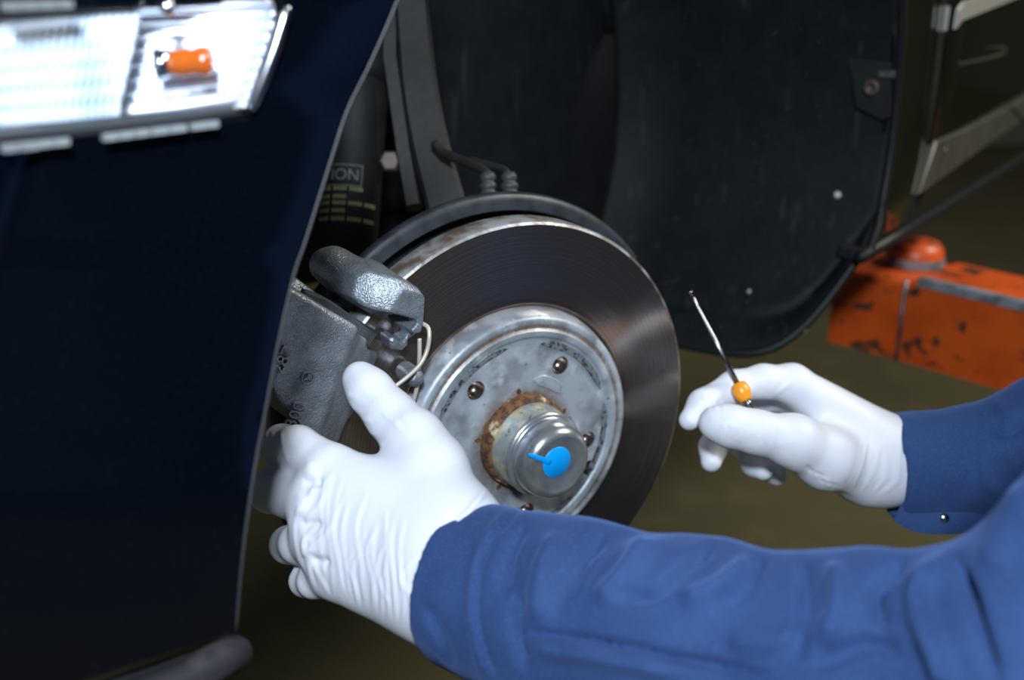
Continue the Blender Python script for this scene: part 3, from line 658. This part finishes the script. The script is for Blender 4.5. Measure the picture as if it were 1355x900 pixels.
def face_text(body, size, p, q, depth, name):
    """raised lettering on the outboard face, reading from pixel p towards pixel q"""
    zc = .0229; a, b2 = HP(*HL(*p, zc), zc), HP(*HL(*q, zc), zc); ex = (b2-a)/np.linalg.norm(b2-a); ey = np.cross(HN, ex); text(body, size, a, ex, ey, HN, depth, M['cast'], name, cal)
face_text('287', .0105, (365, 493), (382, 462), .0011, 'casting_number'); face_text('300', .0105, (383, 565), (398, 531), .0011, 'casting_number')
em = HP(*HL(407, 500, .0226), .0226)
V, F = lathe([(3.1, -1), (3.1, .6), (3.8, .6), (3.8, -1)], 32, frame=lambda x, y, z: em + HT*x + ZV*y + HN*z)
rays = []
for k in range(3):
    a = math.radians(75+120*k); d_ = np.array([math.cos(a), math.sin(a)]); n_ = np.array([-d_[1], d_[0]])
    rays.append(prism([n_*.0008, -n_*.0008, d_*.0032], -.001, .0007, lambda x, y, z: em + HT*x + ZV*y + HN*z))
obj('casting_emblem', *join((V, F), *rays), M['cast'], cal, smooth=False)
V, F = tube([HP(*HL(462, 436, -.01), -.01), HP(*HL(462, 436, -.002), -.002)], .0065, 18); obj('guide_pin', V, F, M['cast_dark'], cal, auto=30)
def wire(pts): return tube(curve([HP(*HL(x, y, z), z) for x, y, z in pts], 36), .00135, 10)
obj('retaining_spring', *wire([(522, 512, .016), (540, 498, .016), (556, 482, .015), (565, 464, .014), (568, 445, .013), (566, 433, .010), (558, 428, .006)]), M['wire'], cal)
obj('retaining_spring', *wire([(546, 534, .004), (551, 515, .005), (554, 490, .006), (555, 466, .006), (555, 448, .005)]), M['wire'], cal)
# bracket: round boss running inboard, bright angular claw over the disc edge
K = hpoly([(474, 402), (484, 374), (500, 362), (536, 366), (560, 378), (568, 392), (566, 424), (561, 446), (544, 448), (536, 436), (546, 428), (516, 420), (484, 412)], 12)
K2 = hpoly([(515, 448), (524, 446), (532, 452), (541, 446), (541, 458), (532, 466), (518, 464)], 6)
def side(P, p, q, z, ref):
    a, b = HL(*p, z)*1000, HL(*q, z)*1000; e = (b-a)/np.linalg.norm(b-a); n = np.array([-e[1], e[0]]); c = HL(*ref, z)*1000
    if (c-a)@n < 0: n = -n
    return (P[:, 0]-a[0])*n[0]+(P[:, 1]-a[1])*n[1]
def bracket(P):
    d = extr(P, K, -34, 14, 2.2, .06); z = P[:, 2]
    d = smax(d, (z-13)+.75*np.maximum(side(P, (508, 424), (534, 382), .012, (480, 390)), 0), 1.5)
    d = smax(d, (z-13)+1.1*np.maximum(side(P, (518, 378), (567, 392), .012, (540, 360)), 0), 1.5)
    a = HL(440, 352, -.030)*1000; b2 = HL(504, 392, .0)*1000
    d = smin(d, cone(P, (a[0], a[1], -30), (b2[0], b2[1], -4), 11.5, 11.5), 9)
    a2 = HL(428, 350, -.034)*1000; d = smin(d, cone(P, (a2[0], a2[1], -34), (a[0], a[1], -30), 8, 10), 6)
    d = smin(d, extr(P, K2, -12, 6, 2.5), 2)
    c0, c1 = HL(545, 440, .004)*1000, HL(530, 454, .0)*1000
    d = smin(d, cone(P, (c0[0], c0[1], 2), (c1[0], c1[1], -6), 3.2, 3.2), 3); return smax(d, -slot(P, 151, -37, -8.5), 2)
V, F = hub_mesh(bracket, (-190, 60, -60), (-55, 185, 24), 1.0); V = relax(V, F, 1, .35)
obj('caliper_bracket', V, F, M['cast'], None, label='bright grey cast bracket claw above caliper at disc edge', cat='caliper bracket')
V, F = boxsweep(curve([HP(*HL(x, y, z), z) for x, y, z in ((396, 392, .000), (425, 404, .000), (455, 424, .000), (488, 446, .000))], 14), .005, .006, ZV)
obj('brake_pad', V, F, M['cast_dark'], None, auto=35, label='dark brake pad edge between caliper body and bracket', cat='brake pad')
obj('steering_knuckle', *tube(curve([HP(-.09, .08, -.125), HP(-.05, .05, -.115), HP(0, 0, -.105), HP(.04, -.05, -.11)], 12), [.022, .026, .034, .024]*3, 16), M['dark_metal'], None, label='dark steering knuckle casting behind the brake disc', cat='knuckle')

# ------------------------------------------------------------------ the mechanic
LS = [W(604, 772, .565), W(760, 820, .527), W(920, 868, .487), W(1120, 900, .452), W(1390, 915, .412), np.array([.365, .385, 1.19])]
LR = [.0415, .0445, .0475, .0475, .055, .070]
RS = [W(1176, 618, .82), W(1305, 612, .82), W(1400, 588, .812), W(1700, 520, .80), np.array([.665, .775, 1.19])]
RR = [.0385, .0405, .050, .054, .068]
per = thing('person', 'kneeling mechanic in blue coverall and white gloves working on the brake', 'person', (.66, .50, 0))
ng = (W(604, 772, .565)-W(680, 796, .545)); ng /= np.linalg.norm(ng)
def sleeve(pts, rads, wrist_n, thick=.0052):
    def f(P):
        d = None
        for i in range(len(pts)-1):
            q = cone(P, pts[i], pts[i+1], rads[i], rads[i+1]); d = q if d is None else smin(d, q, .012)
        pl = (P-pts[0].astype(np.float32))@wrist_n.astype(np.float32)
        back = pts[0]-wrist_n*.05; inn = cone(P, pts[0]+wrist_n*.08, back, rads[0]-thick, rads[0]-thick)
        d = smax(d, pl, .004); return smax(d, -inn, .0015)
    return f
def bbox(pts, rads): 
    p = np.array(pts); r = np.array(rads)[:, None]+.012; return (p-r).min(0), (p+r).max(0)
lo, hi = bbox(LS, LR)
V, F = nets(sleeve(LS, LR, ng), lo, hi, .0021); V = relax(V, F, 2)
SK = [([(690, 672), (650, 720), (632, 780), (640, 850), (668, 905)], 5, -2.0), ([(682, 668), (641, 716), (623, 778), (630, 850), (655, 905)], 6, 1.2),
      ([(700, 690), (676, 730), (668, 790)], 12, -3), ([(740, 705), (720, 760), (716, 830)], 16, 3.5), ([(690, 780), (683, 830), (700, 880)], 9, -4),
      ([(800, 705), (770, 740), (742, 800)], 12, -3.5), ([(860, 712), (830, 760), (790, 800)], 18, 4), ([(948, 716), (905, 750), (868, 782), (820, 790)], 10, -4.5),
      ([(1000, 745), (950, 780), (900, 800)], 20, 4.5), ([(1010, 735), (985, 775), (948, 800)], 9, -5), ([(1060, 740), (1066, 800), (1050, 870)], 12, -4),
      ([(1100, 745), (1110, 800), (1090, 860)], 20, 4), ([(1200, 740), (1160, 780), (1170, 830)], 12, -5), ([(1240, 745), (1215, 800), (1245, 880), (1250, 910)], 16, 4.5),
      ([(1262, 735), (1290, 800), (1320, 900)], 10, -6), ([(700, 838), (790, 850), (900, 872), (1010, 896)], 8, -5), ([(700, 850), (790, 868), (900, 892)], 14, 4),
      ([(1080, 880), (1140, 850), (1190, 860)], 14, -4), ([(1310, 760), (1330, 700), (1370, 650)], 30, 3), ([(560, 800), (585, 850), (600, 890)], 10, -2), ([(960, 850), (1030, 850), (1090, 820)], 18, 3)]
SK = [(a, b_*.78, c*1.6) for a, b_, c in SK]
V = sculpt(V, F, SK); N_ = normals(V, F); V = V + N_*(.0022*vnoise(V*np.array([1, 1, 1]), 22, 3)+.0010*vnoise(V, 60, 5))[:, None]
cov = obj('coverall', V, F, M['cloth'], per, label='blue cotton coverall')
# torso, shoulders and legs, joined to the sleeves by overlap at the shoulders
mid = np.array([.525, .575, 1.16]); hip = np.array([.70, .44, .62])
def torso(P):
    shl, shr = LS[-1], RS[-1]
    d = cone(P, shl*.9+mid*.1, shr*.9+mid*.1, .075, .075)
    d = smin(d, cone(P, mid+[.0, 0, -.02], hip, .135, .140), .08)
    sv = (shr-shl)/np.linalg.norm(shr-shl)*.11
    for s_ in (-1, 1):
        kn = hip + sv*s_*1.3 + np.array([-.16, .10, -.53]); an = kn + np.array([.36, -.26, -.02])
        d = smin(d, cone(P, hip+sv*s_*.8, kn, .095, .068), .05); d = smin(d, cone(P, kn, an, .064, .050), .03)
    d = smin(d, cone(P, mid+[0, 0, .03], mid+[-.015, .012, .085], .068, .060), .03)
    return d
V, F = nets(torso, (.25, -.1, .0), (1.25, 1.05, 1.34), .010); V = relax(V, F, 3); N_ = normals(V, F)
V = V + N_*(.007*vnoise(V, 14, 2)+.004*vnoise(V, 30, 9))[:, None]; V[:, 2] = np.maximum(V[:, 2], .001)
obj('coverall', V, F, M['cloth'], per)
rn = RS[0]-RS[1]; rn /= np.linalg.norm(rn)
lo, hi = bbox(RS, RR)
V, F = nets(sleeve(RS, RR, rn), lo, hi, .0025); V = relax(V, F, 3)
V = sculpt(V, F, [([(1186, 545), (1190, 610), (1196, 690)], 3.5, -1.2), ([(1292, 540), (1300, 600), (1304, 690)], 4, -1.6), ([(1312, 560), (1330, 575), (1360, 560)], 7, -4), ([(1318, 530), (1336, 548), (1350, 540)], 10, 3), ([(1320, 600), (1345, 640), (1360, 660)], 9, -3), ([(1310, 640), (1330, 660), (1340, 690)], 8, 3), ([(1240, 560), (1250, 620), (1235, 680)], 14, -1.2)])
N_ = normals(V, F); V = V + N_*(.0016*vnoise(V, 30, 4)+.0008*vnoise(V, 70, 6))[:, None]
obj('coverall', V, F, M['cloth'], per)
# loose cuff tab with its button
ct = curve([W(1188, 676, .800), W(1215, 690, .796), W(1250, 693, .794), W(1300, 690, .797)], 20)
V, F = boxsweep(ct, .0075, .0016, UP); tab = obj('cuff_tab', V, F, M['cloth'], per, auto=40)
V, F = lathe([(.01, 1.2), (2.6, 1.2), (3.4, .2), (3.4, -1.5)], 16, frame=lambda x, y, z: W(1250, 686, .7915) + RT*x + UP*y - FW*z); obj('button', V, F, M['chrome'], tab)
def chain(P, js, k=.006, d=None):
    for i in range(len(js)-1):
        (a, ra), (b2, rb) = js[i], js[i+1]; q = cone(P, a, b2, ra, rb); d = q if d is None else smin(d, q, k)
    return d
def J(px, py, dep, rpx): return (W(px, py, dep), rpx*dep/FP)
# left hand: clasps the caliper, thumb up on its face
lw = J(640, 790, .556, 82)
def left_hand(P):
    mcp = [J(440, 624, .604, 35), J(424, 668, .598, 38), J(428, 714, .594, 37), J(448, 762, .592, 31)]
    wr = [J(600, 700, .572, 58), J(598, 740, .565, 66), J(592, 775, .562, 64), J(580, 800, .564, 48)]
    d = None
    for a, b2 in zip(mcp, wr): d = chain(P, [b2, a], .03, d) if d is None else smin(d, chain(P, [b2, a]), .020)
    d = smin(d, chain(P, [J(595, 755, .568, 76), J(650, 800, .555, 72), J(760, 830, .53, 62)]), .02)
    th = chain(P, [J(606, 700, .570, 50), J(570, 620, .594, 46), J(548, 582, .604, 38), J(517, 550, .615, 31), J(490, 518, .624, 27.5), J(476, 501, .629, 23)], .008)
    d = smin(d, th, .011)
    fg = [[mcp[0], J(394, 594, .622, 30), J(374, 590, .640, 27.5), J(380, 594, .662, 24), J(394, 602, .676, 20)],
          [mcp[1], J(380, 653, .616, 30), J(358, 650, .638, 28), J(370, 650, .664, 23), J(392, 652, .678, 20)],
          [mcp[2], J(396, 719, .610, 26), J(382, 721, .630, 24), J(388, 718, .656, 21), J(404, 714, .672, 18)],
          [mcp[3], J(416, 770, .604, 21), J(404, 769, .620, 20), J(415, 760, .648, 18), J(440, 752, .665, 16)]]
    for g in fg: d = smin(d, chain(P, g, .004), .0045)
    return d
V, F = nets(left_hand, W(520, 660, .6)-np.array([.125, .12, .10]), W(520, 660, .6)+np.array([.125, .13, .115]), .00135)
V = relax(V, F, 3)
WR = []
for i in range(26):
    t = i/25; x0, y0 = 408+t*142, 780+t*54+random.uniform(-8, 4); L = random.uniform(80, 190)*(1-.30*t); bx = random.uniform(-38, -10)*(1-.9*t)
    pl = [(x0+random.uniform(-4, 4), y0), (x0+bx*.45+8*(t-.3), y0-L*.35), (x0+bx*.8+random.uniform(-6, 6), y0-L*.7), (x0+bx*.6+random.uniform(0, 14), y0-L)]
    hh = random.uniform(.22, .75); WR.append((pl, random.uniform(1.9, 3.2), hh)); WR.append(([(a+5, b2+2) for a, b2 in pl], 2.6, -hh*.6))
for x0, y0, x1, y1 in ((398, 700, 436, 636), (404, 735, 440, 690), (392, 690, 420, 622), (408, 655, 440, 625)): WR.append(([(x0, y0), ((x0+x1)/2+5, (y0+y1)/2), (x1, y1)], 3.5, .7)); 
for i in range(6): x = 560+i*14; WR.append(([(x, 770-i*20), (x+14, 735-i*18), (x+36, 700-i*14)], 4, .9))
for x0, y0, x1, y1 in ((458, 520, 474, 524), (462, 535, 480, 546), (470, 548, 492, 556), (476, 565, 500, 575), (488, 578, 508, 588), (520, 560, 545, 575), (505, 545, 530, 560), (530, 548, 556, 572)): WR.append(([(x0, y0), ((x0+x1)/2, (y0+y1)/2+3), (x1, y1)], 2.6, .7))
for x in (352, 360, 372): WR.append(([(x, 570), (x+2, 590), (x+10, 612)], 2.5, .8))
for cx, cy in ((416, 622), (404, 668), (412, 722)): WR.append(([(cx-2, cy+14), (cx-6, cy), (cx, cy-12)], 9, 1.6))
for a, b2 in (((400, 640), (428, 640)), ((396, 694), (426, 694)), ((410, 744), (436, 746))): WR.append(([a, ((a[0]+b2[0])/2, a[1]-1), b2], 6, -2.2))
V = relax(sculpt(V, F, WR), F, 1, .4)
obj('glove', V, F, M['glove'], per, label='white glove gripping the caliper')
# right hand: holds the small screwdriver between index finger and thumb
def right_hand(P):
    wr = [J(1160, 585, .815, 36), J(1165, 600, .825, 38), J(1165, 618, .822, 38), J(1165, 630, .812, 32)]
    mcp = [J(1048, 508, .806, 25), J(1046, 516, .832, 26), J(1042, 530, .856, 25), J(1040, 548, .876, 22)]
    d = None
    for a, b2 in zip(mcp, wr): q = chain(P, [b2, a]); d = q if d is None else smin(d, q, .022)
    d = smin(d, chain(P, [J(1150, 606, .815, 46), J(1190, 612, .82, 46), J(1280, 612, .82, 40)]), .016)
    th = chain(P, [J(1140, 622, .806, 40), J(1092, 606, .784, 40), J(1050, 584, .770, 34), J(1000, 572, .762, 27), J(965, 564, .760, 26), J(946, 560, .760, 22)], .008)
    d = smin(d, th, .016)
    idx = chain(P, [mcp[0], J(1010, 505, .800, 22), J(972, 512, .797, 21), J(930, 535, .790, 19), J(912, 556, .784, 14)], .005); d = smin(d, idx, .006)
    f2 = chain(P, [mcp[1], J(988, 532, .845, 21), J(962, 552, .838, 19), J(944, 592, .815, 18), J(941, 611, .806, 14)], .005); d = smin(d, f2, .005)
    f3 = chain(P, [mcp[2], J(996, 552, .865, 21), J(980, 580, .852, 20), J(1000, 612, .822, 19), J(1010, 622, .814, 14)], .005); d = smin(d, f3, .004)
    f4 = chain(P, [mcp[3], J(1010, 572, .882, 18), J(1002, 598, .868, 17), J(1022, 624, .842, 15), J(1029, 632, .836, 11)], .005); d = smin(d, f4, .004)
    return d
V, F = nets(right_hand, W(1060, 560, .82)-np.array([.10, .09, .07]), W(1060, 560, .82)+np.array([.13, .09, .07]), .0013)
V = relax(V, F, 3)
WR = []
for i in range(9): WR.append(([(1045+i*2, 494+i*2), (1030-i*3, 515+i*4), (1020-i*2, 532+i*3)] if i < 4 else [(1035+i*8, 588+i*7), (1042+i*8, 600+i*6), (1056+i*9, 604+i*7)], 3, 1.0 if i % 2 else -1.0))
for x in (962, 975, 990, 1004, 1018, 1030): WR.append(([(x, 560), (x+3, 572), (x+2, 588)], 2.4, .5*(1 if x % 2 else -1)))
for i in range(8): x = 1118+i*8; WR.append(([(x+18+random.uniform(-6, 6), 572+i*6), (x+14, 615+i*3), (x-4+random.uniform(-9, 9), 655)], 2.6, random.uniform(.2, .7)*(1 if i % 2 else -1)))
for x in (930, 940, 950): WR.append(([(x, 520), (x+6, 532), (x+8, 545)], 2.4, .5))
V = sculpt(V, F, WR)
obj('glove', V, F, M['glove'], per, label='white glove holding a small screwdriver')
# body under the clothes: head, neck and arms in one surface
hc = np.array([.49, .60, 1.375]); fd = np.array([-.74, .50, -.45]); fd /= np.linalg.norm(fd); sd = np.cross(fd, ZV); sd /= np.linalg.norm(sd); ud = np.cross(sd, fd); R3 = np.array([sd, fd, ud])
def body(P):
    d = ellip(P, hc, R3, (.074, .092, .105)); d = smin(d, ellip(P, hc+fd*.028-ud*.055, R3, (.055, .062, .062)), .04)
    d = smin(d, cone(P, hc-ud*.06-fd*.02, mid, .056, .062), .03)
    d = smin(d, cone(P, hc+fd*.090-ud*.0, hc+fd*.108-ud*.026, .008, .013), .014)
    for s_ in (-1, 1):
        d = smin(d, ellip(P, hc+sd*s_*.076-fd*.005-ud*.010, R3, (.009, .020, .031)), .006)
        d = smax(d, -(ellip(P, hc+sd*s_*.031+fd*.094+ud*.004, R3, (.018, .012, .010))), .010)
        d = smin(d, ellip(P, hc+sd*s_*.031+fd*.079+ud*.003, R3, (.012, .011, .011)), .003)
        d = smin(d, cone(P, hc+sd*s_*.014+fd*.088+ud*.018, hc+sd*s_*.046+fd*.076+ud*.020, .006, .005), .012)
    d = smin(d, cone(P, hc+sd*.020+fd*.082-ud*.058, hc-sd*.020+fd*.082-ud*.058, .006, .006), .006)
    d = smax(d, -cone(P, hc+sd*.022+fd*.092-ud*.0545, hc-sd*.022+fd*.092-ud*.0545, .002, .002), .003)
    d = smin(d, cone(P, mid, hip, .11, .11), .05)
    for S in (LS, RS):
        d = smin(d, cone(P, mid, S[-1], .06, .055), .04)
        rr = [.024]+[.030]*(len(S)-3)+[.036, .048]
        for i in range(len(S)-1): d = smin(d, cone(P, S[i], S[i+1], rr[i], rr[i+1]), .01)
    return d
V, F = nets(body, (-.10, .20, .48), (.88, .95, 1.52), .0058); V = relax(V, F, 1)
bod = obj('body', V, F, M['skin'], per)
def hair(P):
    d = ellip(P, hc-fd*.006+ud*.010, R3, (.081, .099, .108)); q = P-hc.astype(np.float32); a = q@fd.astype(np.float32); b2 = q@ud.astype(np.float32)
    d = smax(d, .9*(a-.03)-.62*(b2-.045), .01); return smax(d, -(b2+.065), .01)
V, F = nets(hair, hc-.14, hc+.15, .005); obj('hair', V, F, M['hair'], per)
# ------------------------------------------------------------------ screwdriver
tip, col, end = W(913, 386, .800), W(978, 512, .781), W(1030, 606, .792)
sdv = thing('screwdriver', 'small thin screwdriver with orange collar pinched in gloved fingers', 'screwdriver', tuple(end))
ax = (col-tip)/np.linalg.norm(col-tip)
V, F = tube([tip, tip+ax*.006, tip+(col-tip)*.12, tip+(col-tip)*.14, tip+(col-tip)*.5, col], [.0009, .0012, .0013, .0010, .0016, .0020], 12); obj('shaft', V, F, M['tool_steel'], sdv)
V, F = tube([tip-ax*.001, tip+ax*.0025], [.0020, .0016], 10); obj('hook_tip', V, F, M['tool_steel'], sdv)
V, F = tube([col-ax*.003, col-ax*.0022, col, col+ax*.003, col+ax*.006, col+ax*.009, col+ax*.0108], [.0026, .0048, .0060, .0064, .0062, .0048, .0040], 22); obj('collar', V, F, M['tool_orange'], sdv)
a2 = (end-col)/np.linalg.norm(end-col)
V, F = tube([col+ax*.010, col+ax*.014, (col+end)/2, end-a2*.004, end], [.0034, .0022, .0022, .0022, .0016], 14); obj('handle', V, F, M['tool_steel'], sdv)
# ------------------------------------------------------------------ orange lift arm under the sill
lift = thing('lift_arm', 'orange vehicle lift arm with worn grey edge under the car sill', 'lift arm', tuple(W(1330, 560, 1.25)))
zt, zb_ = .895, .800
def at_z(px, py, z): r = ray(px, py); return CAM + r*((z-CAM[2])/r[2])
b0, b1 = at_z(1189, 477, zb_), at_z(1312, 513, zb_); dv = (b1-b0); dv /= np.linalg.norm(dv); nv = np.array([-dv[1], dv[0], 0]); nv = nv if nv[1] > 0 else -nv
def LA(x, y, z): return b0 + dv*x + nv*y + ZV*z
H = .098
V, F = prism([(-.0, 0), (.9, 0), (.9, .11), (-.0, .11)], 0, H, LA, .004); obj('arm_beam', V, F, M['orange'], lift, smooth=False)
V, F = prism([(.012, -.003), (.9, -.003), (.9, .009), (.012, .009)], H-.004, H+.006, LA, .0015); obj('edge_strip', V, F, M['strip'], lift, smooth=False)
c0 = at_z(1095, 452, zb_)
x0 = (c0-b0)@dv; y0 = (c0-b0)@nv
V, F = prism([(x0, y0), (0, 0), (0, .11), (x0-.02, y0+.11)], 0, H-.004, LA, .004); obj('arm_end', V, F, M['orange'], lift, smooth=False)
V, F = boxsweep(np.array([LA(-.002, -.002, 0), LA(-.002, -.002, H)]), .002, .002, RT); obj('weld_seam', V, F, M['steel'], lift)
pc_ = LA(-.035, .075, H-.004)
pf = lambda x, y, z: pc_ + np.array([x, y, z])
V, F = lathe([(30, -6), (33, 0), (33, 14), (31, 22), (26, 28), (16, 31), (.01, 32)], 28, frame=pf); obj('lift_pad', V, F, M['orange'], lift, auto=35)
V, F = lathe([(33.2, 2), (34.6, 2), (34.6, 12), (33.2, 12)], 28, frame=pf); obj('pad_collar', V, F, M['strip'], lift, auto=35)
